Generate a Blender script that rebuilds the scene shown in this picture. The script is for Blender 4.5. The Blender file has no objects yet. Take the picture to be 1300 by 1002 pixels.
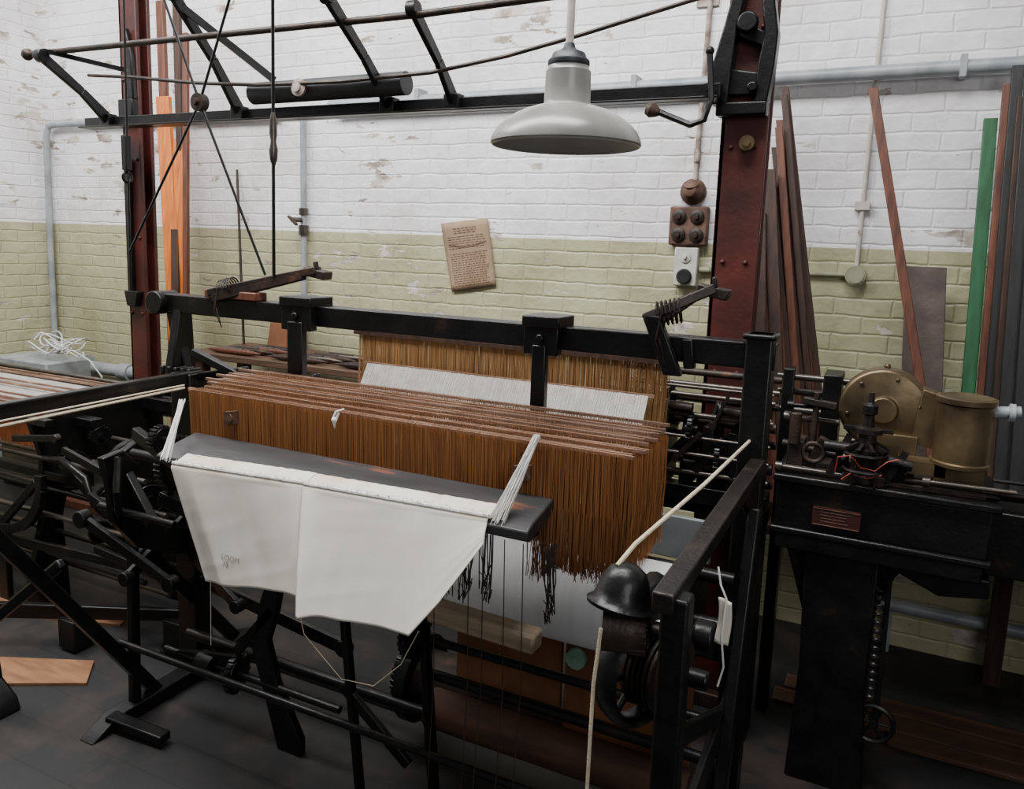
import bpy, bmesh, math, random
from mathutils import Vector, Matrix, noise
random.seed(7)
V=Vector
COL=bpy.context.scene.collection
# ---------------------------------------------------------------- materials
def C(h):
    h=h.lstrip('#'); r=[]
    for i in (0,2,4):
        v=int(h[i:i+2],16)/255
        r.append(v/12.92 if v<=.04045 else ((v+.055)/1.055)**2.4)
    return (r[0],r[1],r[2],1)
def mat(name,c1,c2=None,scale=8,rough=.6,metal=0,bump=.15,bdist=.004,lo=.35,hi=.65,stretch=(1,1,1),spec=.5,c3=None,stain=None):
    m=bpy.data.materials.new(name);m.use_nodes=True
    nt=m.node_tree;N=nt.nodes;L=nt.links
    b=N['Principled BSDF']
    b.inputs['Roughness'].default_value=rough;b.inputs['Metallic'].default_value=metal
    b.inputs['Specular IOR Level'].default_value=spec
    tc=N.new('ShaderNodeTexCoord');mp=N.new('ShaderNodeMapping');mp.inputs['Scale'].default_value=stretch
    L.new(tc.outputs['Object'],mp.inputs[0])
    n=N.new('ShaderNodeTexNoise');n.inputs['Scale'].default_value=scale;n.inputs['Detail'].default_value=6
    L.new(mp.outputs[0],n.inputs['Vector'])
    r=N.new('ShaderNodeValToRGB');e=r.color_ramp.elements
    e[0].position=lo;e[1].position=hi;e[0].color=C(c1);e[1].color=C(c2 or c1)
    if c3:
        x=e.new(min(hi+.08,.98));x.color=C(c3)
    L.new(n.outputs[0],r.inputs[0]);L.new(r.outputs[0],b.inputs['Base Color'])
    if stain:
        # stain colour that gathers near object-space height z0..z1
        col,z0,z1=stain
        s=N.new('ShaderNodeSeparateXYZ');L.new(tc.outputs['Object'],s.inputs[0])
        mr=N.new('ShaderNodeMapRange');mr.inputs['From Min'].default_value=z0;mr.inputs['From Max'].default_value=z1;L.new(s.outputs['Z'],mr.inputs['Value'])
        n3=N.new('ShaderNodeTexNoise');n3.inputs['Scale'].default_value=9;n3.inputs['Detail'].default_value=5;L.new(tc.outputs['Object'],n3.inputs['Vector'])
        r3=N.new('ShaderNodeValToRGB');r3.color_ramp.elements[0].position=.42;r3.color_ramp.elements[1].position=.62;L.new(n3.outputs[0],r3.inputs[0])
        mu=N.new('ShaderNodeMath');mu.operation='MULTIPLY';L.new(mr.outputs[0],mu.inputs[0]);L.new(r3.outputs[0],mu.inputs[1])
        mx=N.new('ShaderNodeMix');mx.data_type='RGBA';L.new(mu.outputs[0],mx.inputs[0]);L.new(r.outputs[0],mx.inputs[6]);mx.inputs[7].default_value=C(col)
        L.new(mx.outputs[2],b.inputs['Base Color'])
    if bump:
        n2=N.new('ShaderNodeTexNoise');n2.inputs['Scale'].default_value=scale*6
        L.new(mp.outputs[0],n2.inputs['Vector'])
        bp=N.new('ShaderNodeBump');bp.inputs['Strength'].default_value=bump;bp.inputs['Distance'].default_value=bdist
        L.new(n2.outputs[0],bp.inputs['Height']);L.new(bp.outputs[0],b.inputs['Normal'])
    return m
iron=mat('iron_black','#0c0c0d','#1a1919',10,.36,.35,.3,c3='#30251f')
ironr=mat('iron_rusty','#1b1918','#3c2d25',14,.5,.3,.4,c3='#5d3c2a')
irond=mat('iron_worn_dark','#141314','#2a2320',14,.42,.35,.4,c3='#48352a')
steel=mat('steel_worn','#4b4a48','#6d625b',12,.33,.8,.2,c3='#5d3c2a')
redp=mat('column_red_paint','#34110e','#501d16',6,.5,0,.4,c3='#75321f')
pipeg=mat('pipe_grey','#858a8e','#a0a4a7',10,.45,.1,.15)
pipew=mat('pipe_cream','#b6aea6','#cac2b8',14,.6,0,.2,c3='#8a6c58')
conduitr=mat('conduit_rusty','#6c5246','#b5aaa2',16,.7,0,.3)
enamel=mat('enamel_grey','#757470','#8d8b87',7,.28,0,.05)
enamelin=mat('enamel_inside','#a8a8a4','#bdbdbc',5,.4,0,0)
capm=mat('cap_dark','#2c2e31','#3a3c3f',10,.5,.3,.1)
woodo=mat('wood_orange','#b85c1c','#dd7e2c',6,.5,0,.2,stretch=(8,8,.6))
woodr=mat('wood_redbrown','#4c291c','#70402c',6,.5,0,.2,stretch=(8,8,.6))
woodd=mat('wood_dark','#2b1b14','#452b1f',6,.6,0,.2,stretch=(8,8,.6))
woodb=mat('wood_black','#121213','#202021',6,.5,0,.2,stretch=(8,8,.6))
woodgn=mat('wood_green','#184c2a','#23613a',6,.5,0,.1,stretch=(8,8,.6))
woodh=mat('wood_horizontal','#43301f','#64493a',6,.6,0,.3,stretch=(.6,8,8))
woodp=mat('wood_pale_worn','#85745f','#a8947c',6,.7,0,.3,stretch=(.6,8,8),c3='#7a5a44')
heald=mat('heald_rail','#6e5141','#93725e',10,.6,0,.4,c3='#b09482',stretch=(1,6,6))
strb=mat('thread_brown','#7a4820','#a56d3a',8,.8,0,0,stretch=(30,6,.25),lo=.36,hi=.64)
strd=mat('thread_darkbrown','#623b1d','#86562c',8,.8,0,0,stretch=(30,6,.25),lo=.36,hi=.64)
strl=mat('thread_loop','#85604a','#ab8c76',14,.8,0,0)
strg=mat('thread_tan','#7a5530','#a0784a',8,.8,0,0,stretch=(30,6,.3),lo=.38,hi=.62)
strw=mat('thread_white','#cfccc8','#e6e3dd',30,.8,0,0)
strk=mat('thread_dark','#221d1a','#3a2c22',30,.8,0,0)
clothm=mat('cloth_cotton','#d9d3c6','#e4dfd3',3,.9,0,.25,.0015,c3='#d6cbb6',hi=.7,stain=('#bd9160',.125,.18))
clothp=mat('cloth_plain','#cfc9bd','#dcd6c9',6,.9,0,.25,.0015)
roll=mat('cloth_roll','#ececec','#f4f4f4',4,.8,0,.05,stretch=(12,1,1))
sley=mat('sley_board','#272628','#373536',4,.40,0,.1,c3='#7a4a32',stretch=(.8,4,4))
brass=mat('brass_aged','#4a3f30','#7b684c',7,.38,.7,.15,c3='#948262')
rope=mat('rope','#b9a98d','#d5c8b0',40,.9,0,.5)
paper=mat('paper_aged','#86705a','#a28a70',6,.9,0,.1)
ink=mat('ink_faded','#66523f','#715c47',20,.9,0,0)
inkf=mat('ink_on_cloth','#b0a99e','#bab2a7',20,.9,0,0)
rustp=mat('metal_plate_worn','#463b38','#5c4f4a',9,.6,.3,.4,c3='#6b4a3a')
boxr=mat('box_rust','#4a342b','#6b4f42',16,.7,.1,.4)
sock=mat('socket_white','#b5b3aa','#cbc9c0',14,.5,0,.1)
bakel=mat('bakelite','#1c1c1e','#2b2b2c',10,.4,0,.1)
signr=mat('nameplate_red','#2c100e','#381512',20,.5,0,.1)
card=mat('cardboard','#6a4229','#8a5a39',6,.8,0,.2)
boardf=mat('loose_board_orange','#6f4a30','#8f6644',5,.7,0,.2,stretch=(1,6,6))
boardd=mat('loose_board_brown','#3f2a20','#5a3c2b',5,.7,0,.2,stretch=(1,6,6))
copper=mat('copper_red','#8d3226','#a84432',9,.5,.2,.1)
whitep=mat('plastic_white','#c9c9c9','#dcdcdc',9,.4,0,0)
greenp=mat('paint_mint','#6f9c84','#8ab39a',9,.5,0,0)
rollg=mat('roller_grey','#26282a','#38393b',9,.5,.2,.15)
condg=mat('conduit_green','#84866c','#9a9a80',12,.6,0,.1)
orth=mat('thread_orange','#8a4420','#a65c30',8,.8,0,0)

# structure materials
def wallmat(name,ax):
    m=bpy.data.materials.new(name);m.use_nodes=True
    nt=m.node_tree;N=nt.nodes;L=nt.links;b=N['Principled BSDF'];b.inputs['Roughness'].default_value=.45
    g=N.new('ShaderNodeNewGeometry');s=N.new('ShaderNodeSeparateXYZ');L.new(g.outputs['Position'],s.inputs[0])
    cb=N.new('ShaderNodeCombineXYZ');L.new(s.outputs[ax],cb.inputs[0]);L.new(s.outputs['Z'],cb.inputs[1])
    wn=N.new('ShaderNodeTexNoise');wn.inputs['Scale'].default_value=8;wn.inputs['Detail'].default_value=5
    L.new(g.outputs['Position'],wn.inputs['Vector'])
    sc=N.new('ShaderNodeVectorMath');sc.operation='SCALE';sc.inputs['Scale'].default_value=.024
    L.new(wn.outputs['Color'],sc.inputs[0])
    ad=N.new('ShaderNodeVectorMath');L.new(cb.outputs[0],ad.inputs[0]);L.new(sc.outputs[0],ad.inputs[1])
    br=N.new('ShaderNodeTexBrick');br.inputs['Scale'].default_value=1
    br.inputs['Brick Width'].default_value=.235;br.inputs['Row Height'].default_value=.078
    br.inputs['Mortar Size'].default_value=.0085;br.inputs['Mortar Smooth'].default_value=1
    br.inputs['Color1'].default_value=(1,1,1,1);br.inputs['Color2'].default_value=(.88,.88,.88,1);br.inputs['Mortar'].default_value=(.2,.2,.2,1)
    L.new(ad.outputs[0],br.inputs['Vector'])
    st=N.new('ShaderNodeMath');st.operation='GREATER_THAN';L.new(s.outputs['Z'],st.inputs[0]);st.inputs[1].default_value=1.765
    tn=N.new('ShaderNodeTexNoise');tn.inputs['Scale'].default_value=2.2;tn.inputs['Detail'].default_value=8;tn.inputs['Roughness'].default_value=.65;L.new(g.outputs['Position'],tn.inputs['Vector'])
    def ramp(a,bb,src,p0=.35,p1=.65):
        r=N.new('ShaderNodeValToRGB');r.color_ramp.elements[0].color=C(a);r.color_ramp.elements[1].color=C(bb)
        r.color_ramp.elements[0].position=p0;r.color_ramp.elements[1].position=p1
        L.new(src,r.inputs[0]);return r
    up=ramp('#cfcbcb','#f0eef0',tn.outputs[0],.3,.6);lo=ramp('#9a9776','#b6b290',tn.outputs[0],.3,.6)
    mx=N.new('ShaderNodeMix');mx.data_type='RGBA';L.new(st.outputs[0],mx.inputs[0]);L.new(lo.outputs[0],mx.inputs[6]);L.new(up.outputs[0],mx.inputs[7])
    m2=N.new('ShaderNodeMix');m2.data_type='RGBA';m2.blend_type='MULTIPLY';m2.inputs[0].default_value=.08
    L.new(mx.outputs[2],m2.inputs[6]);L.new(br.outputs['Color'],m2.inputs[7])
    fn=N.new('ShaderNodeTexNoise');fn.inputs['Scale'].default_value=8;fn.inputs['Detail'].default_value=7;fn.inputs['Roughness'].default_value=.55
    fm=N.new('ShaderNodeMapping');fm.inputs['Location'].default_value=(3.1,1.7,5.2);fm.inputs['Scale'].default_value=(.7,.7,1.9)
    L.new(g.outputs['Position'],fm.inputs[0]);L.new(fm.outputs[0],fn.inputs['Vector'])
    fb=N.new('ShaderNodeTexNoise');fb.inputs['Scale'].default_value=1.5;fb.inputs['Detail'].default_value=2;L.new(g.outputs['Position'],fb.inputs['Vector'])
    fa=N.new('ShaderNodeMath');fa.operation='MULTIPLY_ADD';L.new(fb.outputs[0],fa.inputs[0]);fa.inputs[1].default_value=.42;L.new(fn.outputs[0],fa.inputs[2])
    fr=N.new('ShaderNodeValToRGB');fr.color_ramp.elements[0].position=.864;fr.color_ramp.elements[1].position=.876
    L.new(fa.outputs[0],fr.inputs[0])
    fc=ramp('#93857a','#c8c0b6',wn.outputs[0],.4,.55)
    m3=N.new('ShaderNodeMix');m3.data_type='RGBA';L.new(fr.outputs[0],m3.inputs[0]);L.new(m2.outputs[2],m3.inputs[6]);L.new(fc.outputs[0],m3.inputs[7])
    gs=N.new('ShaderNodeTexNoise');gs.inputs['Scale'].default_value=38;gs.inputs['Detail'].default_value=3;L.new(g.outputs['Position'],gs.inputs['Vector'])
    gr=N.new('ShaderNodeValToRGB');gr.color_ramp.elements[0].position=.69;gr.color_ramp.elements[0].color=(1,1,1,1);gr.color_ramp.elements[1].position=.78;gr.color_ramp.elements[1].color=(.70,.67,.64,1);L.new(gs.outputs[0],gr.inputs[0])
    m4=N.new('ShaderNodeMix');m4.data_type='RGBA';m4.blend_type='MULTIPLY';m4.inputs[0].default_value=1;L.new(m3.outputs[2],m4.inputs[6]);L.new(gr.outputs[0],m4.inputs[7])
    L.new(m4.outputs[2],b.inputs['Base Color'])
    sub=N.new('ShaderNodeMath');sub.operation='MULTIPLY_ADD';L.new(fr.outputs[0],sub.inputs[0]);sub.inputs[1].default_value=-.6;L.new(br.outputs['Color'],sub.inputs[2])
    bn=N.new('ShaderNodeTexNoise');bn.inputs['Scale'].default_value=18;bn.inputs['Detail'].default_value=6;L.new(g.outputs['Position'],bn.inputs['Vector'])
    mu=N.new('ShaderNodeMath');mu.operation='MULTIPLY_ADD';L.new(bn.outputs[0],mu.inputs[0]);mu.inputs[1].default_value=1.6;L.new(sub.outputs[0],mu.inputs[2])
    bp=N.new('ShaderNodeBump');bp.inputs['Strength'].default_value=.5;bp.inputs['Distance'].default_value=.009
    L.new(mu.outputs[0],bp.inputs['Height']);L.new(bp.outputs[0],b.inputs['Normal'])
    return m
def floormat():
    m=bpy.data.materials.new('floor_boards');m.use_nodes=True
    nt=m.node_tree;N=nt.nodes;L=nt.links;b=N['Principled BSDF'];b.inputs['Roughness'].default_value=.6
    g=N.new('ShaderNodeNewGeometry')
    br=N.new('ShaderNodeTexBrick');br.inputs['Scale'].default_value=1;br.inputs['Brick Width'].default_value=2.2;br.inputs['Row Height'].default_value=.16
    br.inputs['Mortar Size'].default_value=.003;br.inputs['Color1'].default_value=C('#1c1c1e');br.inputs['Color2'].default_value=C('#171718');br.inputs['Mortar'].default_value=C('#0c0c0d')
    L.new(g.outputs['Position'],br.inputs['Vector'])
    n=N.new('ShaderNodeTexNoise');n.inputs['Scale'].default_value=2.6;n.inputs['Detail'].default_value=9;n.inputs['Roughness'].default_value=.65;L.new(g.outputs['Position'],n.inputs['Vector'])
    r=N.new('ShaderNodeValToRGB');r.color_ramp.elements[0].position=.50;r.color_ramp.elements[1].position=.72;L.new(n.outputs[0],r.inputs[0])
    mx=N.new('ShaderNodeMix');mx.data_type='RGBA';L.new(r.outputs[0],mx.inputs[0]);L.new(br.outputs['Color'],mx.inputs[6]);mx.inputs[7].default_value=C('#40322a')
    L.new(mx.outputs[2],b.inputs['Base Color'])
    bp=N.new('ShaderNodeBump');bp.inputs['Strength'].default_value=.25;bp.inputs['Distance'].default_value=.003
    L.new(br.outputs['Fac'],bp.inputs['Height']);bp.invert=True;L.new(bp.outputs[0],b.inputs['Normal'])
    return m
# ---------------------------------------------------------------- builder
def basis(d):
    d=V(d).normalized()
    a=V((0,0,1)) if abs(d.z)<.9 else V((0,1,0))
    u=d.cross(a).normalized();w=u.cross(d).normalized()
    return d,u,w
class B:
    def __init__(s): s.bm=bmesh.new()
    def _f(s,vs):
        try: s.bm.faces.new(vs)
        except ValueError: pass
    def hexa(s,P):
        v=[s.bm.verts.new(p) for p in P]
        for f in ((0,3,2,1),(4,5,6,7),(0,1,5,4),(1,2,6,5),(2,3,7,6),(3,0,4,7)): s._f([v[i] for i in f])
        return s
    def box(s,x0,x1,y0,y1,z0,z1):
        return s.hexa([(x0,y0,z0),(x1,y0,z0),(x1,y1,z0),(x0,y1,z0),(x0,y0,z1),(x1,y0,z1),(x1,y1,z1),(x0,y1,z1)])
    def beam(s,p,q,w,h,side=None,w2=None,h2=None):
        p=V(p);q=V(q);d=(q-p).normalized()
        if side is None: d,u,_=basis(d)
        else: u=V(side).normalized()
        n=u.cross(d).normalized();w2=w2 or w;h2=h2 or h
        return s.hexa([p-u*w/2-n*h/2,p+u*w/2-n*h/2,q+u*w2/2-n*h2/2,q-u*w2/2-n*h2/2,p-u*w/2+n*h/2,p+u*w/2+n*h/2,q+u*w2/2+n*h2/2,q-u*w2/2+n*h2/2])
    def rings(s,R,caps=True):
        vs=[[s.bm.verts.new(p) for p in r] for r in R]
        n=len(R[0])
        for a,b in zip(vs,vs[1:]):
            for i in range(n): s._f([a[i],a[(i+1)%n],b[(i+1)%n],b[i]])
        if caps:
            s._f(vs[0][::-1]);s._f(vs[-1])
        return s
    def cyl(s,p,q,r,r2=None,n=18,caps=True):
        p=V(p);q=V(q);d,u,w=basis(q-p);r2=r if r2 is None else r2
        R=[[c+(u*math.cos(2*math.pi*i/n)+w*math.sin(2*math.pi*i/n))*rr for i in range(n)] for c,rr in((p,r),(q,r2))]
        return s.rings(R,caps)
    def tube(s,pts,r,n=8,caps=True):
        pts=[V(p) for p in pts];R=[];d,u,w=basis(pts[1]-pts[0])
        for k,p in enumerate(pts):
            a=pts[max(k-1,0)];b=pts[min(k+1,len(pts)-1)];t=(b-a).normalized()
            u=(u-t*u.dot(t)).normalized();w=t.cross(u)
            rr=r[k] if isinstance(r,(list,tuple)) else r
            R.append([p+(u*math.cos(2*math.pi*i/n)+w*math.sin(2*math.pi*i/n))*rr for i in range(n)])
        return s.rings(R,caps)
    def lathe(s,c,axis,prof,n=32,caps=True):
        c=V(c);d,u,w=basis(axis)
        return s.rings([[c+d*h+(u*math.cos(2*math.pi*i/n)+w*math.sin(2*math.pi*i/n))*max(r,.0004) for i in range(n)] for r,h in prof],caps)
    def prism(s,poly,plane,a,b):
        f={'xz':lambda p,t:(p[0],t,p[1]),'yz':lambda p,t:(t,p[0],p[1]),'xy':lambda p,t:(p[0],p[1],t)}[plane]
        v0=[s.bm.verts.new(f(p,a)) for p in poly];v1=[s.bm.verts.new(f(p,b)) for p in poly]
        n=len(poly);s._f(v0[::-1]);s._f(v1)
        for i in range(n): s._f([v0[i],v0[(i+1)%n],v1[(i+1)%n],v1[i]])
        return s
    def ring(s,c,axis,R,r,n=32,m=8,flat=1):
        c=V(c);d,u,w=basis(axis);rr=[]
        for i in range(n+1):
            a=2*math.pi*i/n;o=u*math.cos(a)+w*math.sin(a)
            rr.append([c+o*(R+r*math.cos(2*math.pi*j/m))+d*(r*flat*math.sin(2*math.pi*j/m)) for j in range(m)])
        return s.rings(rr,False)
    def wheel(s,c,axis,R,r,spokes=6,hub=None,width=1.6):
        c=V(c);d,u,w=basis(axis);hub=hub or R*.2
        s.ring(c,axis,R,r,flat=width);s.cyl(c-d*r*2.2,c+d*r*2.2,hub)
        for i in range(spokes):
            a=2*math.pi*i/spokes;o=u*math.cos(a)+w*math.sin(a)
            s.cyl(c+o*hub*.7,c+o*R,r*.75,r*.55,n=8)
        return s
    def gear(s,c,axis,R,t,teeth=28,depth=.006,hub=True):
        c=V(c);d,u,w=basis(axis);P=[]
        for i in range(teeth):
            for k,rr in((0,R-depth),(.3,R-depth),(.42,R),(.78,R)):
                a=2*math.pi*(i+k)/teeth;P.append((u*math.cos(a)+w*math.sin(a))*rr)
        s.rings([[c-d*t/2+p for p in P],[c+d*t/2+p for p in P]])
        if hub: s.cyl(c-d*t*1.4,c+d*t*1.4,R*.28);s.ring(c-d*t/2,axis,R*.78,R*.05,n=24,m=6);s.ring(c+d*t/2,axis,R*.78,R*.05,n=24,m=6)
        return s
    def ball(s,c,r,sc=(1,1,1),n=14):
        c=V(c);R=[]
        for i in range(n//2+1):
            a=math.pi*i/(n//2);z=math.cos(a);q=max(math.sin(a),.01)
            R.append([c+V((q*math.cos(2*math.pi*j/n)*r*sc[0],q*math.sin(2*math.pi*j/n)*r*sc[1],z*r*sc[2])) for j in range(n)])
        return s.rings(R)
    def strand(s,pts,r):
        return s.tube(pts,r,n=3,caps=False)
    def grid(s,fn,nu,nv):
        v=[[s.bm.verts.new(fn(i/nu,j/nv)) for j in range(nv+1)] for i in range(nu+1)]
        for i in range(nu):
            for j in range(nv): s._f([v[i][j],v[i+1][j],v[i+1][j+1],v[i][j+1]])
        return s
    def obj(s,name,m,parent=None,label=None,kind=None,bevel=0,smooth=True,cat=None,group=None,solid=0,center=True,recalc=True):
        if recalc: bmesh.ops.recalc_face_normals(s.bm,faces=s.bm.faces[:])
        me=bpy.data.meshes.new(name);s.bm.to_mesh(me);s.bm.free()
        xs=[v.co for v in me.vertices]
        lo=V((min(v.x for v in xs),min(v.y for v in xs),min(v.z for v in xs)));hi=V((max(v.x for v in xs),max(v.y for v in xs),max(v.z for v in xs)))
        c=(lo+hi)/2
        if parent is None: c.z=lo.z
        if not center: c=V((0,0,0))
        me.transform(Matrix.Translation(-c))
        o=bpy.data.objects.new(name,me);COL.objects.link(o);me.materials.append(m)
        if smooth:
            for p in me.polygons:p.use_smooth=True
            try: me.set_sharp_from_angle(angle=math.radians(38))
            except Exception: pass
        if parent is not None:
            o.parent=parent
            w=V(c);pp=parent
            while pp is not None: w-=V(pp.location);pp=pp.parent
            o.location=w
        else: o.location=c
        if bevel:
            md=o.modifiers.new('bevel','BEVEL');md.width=bevel;md.segments=2;md.limit_method='ANGLE';md.angle_limit=math.radians(50)
        if solid:
            md=o.modifiers.new('solid','SOLIDIFY');md.thickness=solid;md.offset=0
        if label:o['label']=label
        if kind:o['kind']=kind
        if cat:o['category']=cat
        if group:o['group']=group
        return o
def T(name,loc,label,cat,group=None):
    o=bpy.data.objects.new(name,None);COL.objects.link(o);o.location=loc;o.empty_display_size=.1
    o['label']=label;o['category']=cat
    if group:o['group']=group
    return o
W=3.77
# ---------------------------------------------------------------- room
B().box(-5.75,3,W,W+.25,0,3.7).obj('wall_back',wallmat('painted_brick_back','X'),kind='structure',smooth=False)
B().box(-5.85,-5.6,-1.5,W,0,3.7).obj('wall_left',wallmat('painted_brick_side','Y'),kind='structure',smooth=False)
B().box(-5.85,3,-1.5,W+.25,-.1,0).obj('floor',floormat(),kind='structure',smooth=False)

# ---------------------------------------------------------------- columns
for (x0,x1,nm) in((-3.70,-3.575,'a'),(-.615,-.455,'b')):
    left=nm=='a'
    y0=2.9;y1=2.99
    t=T('iron_column',((x0+x1)/2,2.94,0),'dark red painted iron column beside the stacked planks' if left else 'dark red painted iron column with black casting near switch boxes','column')
    b=B();b.box(x0,x1,y0,y0+.022,.06,3.3);b.box(x0,x1,y1-.022,y1,.06,3.3);b.box((x0+x1)/2-.012,(x0+x1)/2+.012,y0+.02,y1-.02,.06,3.3)
    b.box(x0,x0+.018,y0,y1,.06,3.3)
    b.obj('shaft',redp,t,bevel=.004)
    b=B();b.box(x0-.05,x1+.05,2.86,3.03,0,.06)
    b.obj('base_plate',ironr,t,bevel=.005)
    for z in (.9,1.3,1.7,2.1,2.5):
        for dx in(-.04,.04): B().ball(((x0+x1)/2+dx,y0-.002,z),.009).obj('rivet',redp,t)
    if left:
        b=B();b.prism([(x0+.01,1.42),(x1-.01,1.42),(x1-.03,1.34),(x0+.03,1.34)],'xz',2.86,2.9);b.box(x0+.03,x0+.06,2.87,2.9,1.4,2.1)
        b.obj('bracket',iron,t,bevel=.004)
        b=B();b.box(x0+.02,x1,2.86,2.9,2.302,2.40);b.prism([(x0+.06,2.40),(x1,2.40),(x1-.01,2.62),(x0+.08,2.75)],'xz',2.87,2.9)
        b.obj('casting',iron,t,bevel=.006)
    else:
        # open casting: two curved arms, foot plate and cross webs
        b=B()
        b.prism([(x0-.01,2.20),(x1,2.20),(x1,2.245),(x0-.01,2.245)],'xz',2.835,2.9)
        b.prism([(x0-.03,2.24),(x0+.03,2.24),(x0+.035,2.36),(x0+.045,2.50),(x0+.075,2.64),(x0+.10,2.9),(x0+.06,2.9),(x0+.03,2.64),(x0+.0,2.50),(x0-.03,2.38)],'xz',2.835,2.9)
        b.prism([(x1-.04,2.24),(x1,2.24),(x1+.015,2.36),(x1+.02,2.46),(x1-.005,2.60),(x1+.01,2.9),(x1-.03,2.9),(x1-.045,2.60),(x1-.025,2.46),(x1-.04,2.36)],'xz',2.835,2.9)
        b.prism([(x0+.02,2.27),(x1-.02,2.27),(x1-.02,2.34),(x0+.03,2.36)],'xz',2.86,2.9)
        b.prism([(x0+.05,2.46),(x1-.02,2.42),(x1-.02,2.47),(x0+.05,2.52)],'xz',2.85,2.9)
        b.cyl((x0+.08,2.815,2.50),(x0+.08,2.85,2.50),.034);b.cyl((x0+.11,2.82,2.29),(x0+.11,2.86,2.29),.018)
        b.obj('casting',iron,t,bevel=.006)
        b=B();b.cyl((-.515,2.86,2.11),(-.515,2.9,2.11),.026);b.cyl((-.515,2.85,2.11),(-.515,2.87,2.11),.014,n=6)
        b.obj('brass_bolt',brass,t,label='brass bolt boss')
t=T('crank_handle',(-.7,2.70,2.16),'black crank lever with dark brown round handle on the beam end','lever')
B().tube([(-.80,2.72,2.205),(-.74,2.72,2.18),(-.68,2.72,2.155),(-.635,2.72,2.17),(-.615,2.72,2.24),(-.63,2.72,2.38)],.011).ball((-.63,2.72,2.39),.015).cyl((-.632,2.715,2.275),(-.632,2.782,2.275),.012).obj('arm',iron,t)
B().lathe((-.835,2.715,2.215),(1,-.0,-.35),[(0,0),(.02,.004),(.026,.02),(.02,.036),(.012,.05)],16).obj('grip',woodd,t)

# ---------------------------------------------------------------- overhead frame
t=T('overhead_frame',(-2.2,2.8,2.24),'black iron overhead frame with long beam, slanting brackets and rods','machine frame')
B().box(-3.83,-.60,2.78,2.83,2.245,2.30).box(-3.83,-.60,2.74,2.80,2.245,2.253).obj('beam',iron,t,bevel=.003)
B().tube([(-3.80,2.48,2.545),(-3.0,2.48,2.54),(-1.6,2.48,2.53),(-.50,2.5,2.56)],.013,10).ball((-3.80,2.48,2.545),.028).obj('rod',ironr,t)
B().tube([(-3.62,2.66,2.475),(-3.33,2.66,2.45),(-2.9,2.66,2.40),(-2.53,2.66,2.372),(-2.1,2.66,2.362),(-1.67,2.66,2.372),(-1.35,2.66,2.41),(-1.07,2.66,2.46),(-.65,2.66,2.545)],.008,8).obj('rod',ironr,t)
def bracket(x,top,bot=(2.79,2.27)):
    b=B();p=V((x,bot[0],bot[1]));q=V((x,top[0],top[1]));m=p.lerp(q,.5)+V((0,.02,.0))
    b.beam(p,m,.022,.06,(1,0,0),h2=.04);b.beam(m,q,.022,.04,(1,0,0),h2=.05)
    b.cyl((x-.02,top[0],top[1]),(x+.02,top[0],top[1]),.03);b.box(x-.035,x+.035,2.75,2.80,2.25,2.31)
    b.obj('bracket',iron,t,bevel=.004)
for x,top in((-3.64,(2.44,2.52)),(-2.76,(2.42,2.70)),(-1.94,(2.38,2.60)),(-1.635,(2.48,2.55))): bracket(x,top)
B().beam((-3.64,2.46,2.545),(-3.3,2.62,2.47),.03,.02).obj('tie_bar',iron,t)
B().beam((-2.76,2.46,2.66),(-2.50,2.72,2.40),.02,.03).obj('tie_bar',iron,t)
B().beam((-1.94,2.40,2.60),(-2.02,2.3,2.62),.02,.03).obj('tie_bar',iron,t)
B().cyl((-2.62,2.72,2.350),(-1.82,2.72,2.352),.046,n=28).obj('roller',rollg,t)
B().lathe((-2.32,2.672,2.352),(0,-1,0),[(.0,0),(.036,0),(.036,.012),(.02,.016),(.02,.026),(0,.028)]).obj('roller_hub',conduitr,t,label='rusty round hub')
t=T('harness_lift_rod',(-1.99,2.15,1.64),'thin black vertical rod with turnbuckle rising from the loom','rod')
B().cyl((-1.99,2.15,1.60),(-1.975,2.15,3.1),.006,n=8).obj('rod',iron,t)
B().lathe((-1.985,2.15,1.98),(0,0,1),[(.006,0),(.013,.02),(.016,.05),(.010,.08),(.014,.11),(.013,.15),(.006,.18)],12).obj('turnbuckle',steel,t)
t=T('harness_lift_linkage',(-2.33,2.15,1.66),'black crossed tie rods meeting at a round hub above the loom','linkage')
hb=V((-2.33,2.15,2.207))
for e in((-2.69,2.12,1.66),(-2.03,2.15,1.60),(-2.06,2.15,2.80),(-2.62,2.15,2.85)): B().cyl(hb,e,.005,n=8).obj('tie_rod',iron,t)
B().cyl(hb-V((0,.015,0)),hb+V((0,.015,0)),.032).cyl(hb-V((0,.03,0)),hb+V((0,.03,0)),.012).obj('hub',ironr,t)
t=T('hanging_rod',(-3.09,2.48,1.45),'thin black rod with link hanging beside the iron column','rod')
B().cyl((-3.10,2.44,1.47),(-3.07,2.44,2.9),.005,n=8).obj('rod',iron,t)
B().box(-3.11,-3.08,2.425,2.455,2.0,2.15).ring((-3.095,2.44,1.97),(1,0,0),.022,.006).obj('link',iron,t,bevel=.003)

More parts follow.
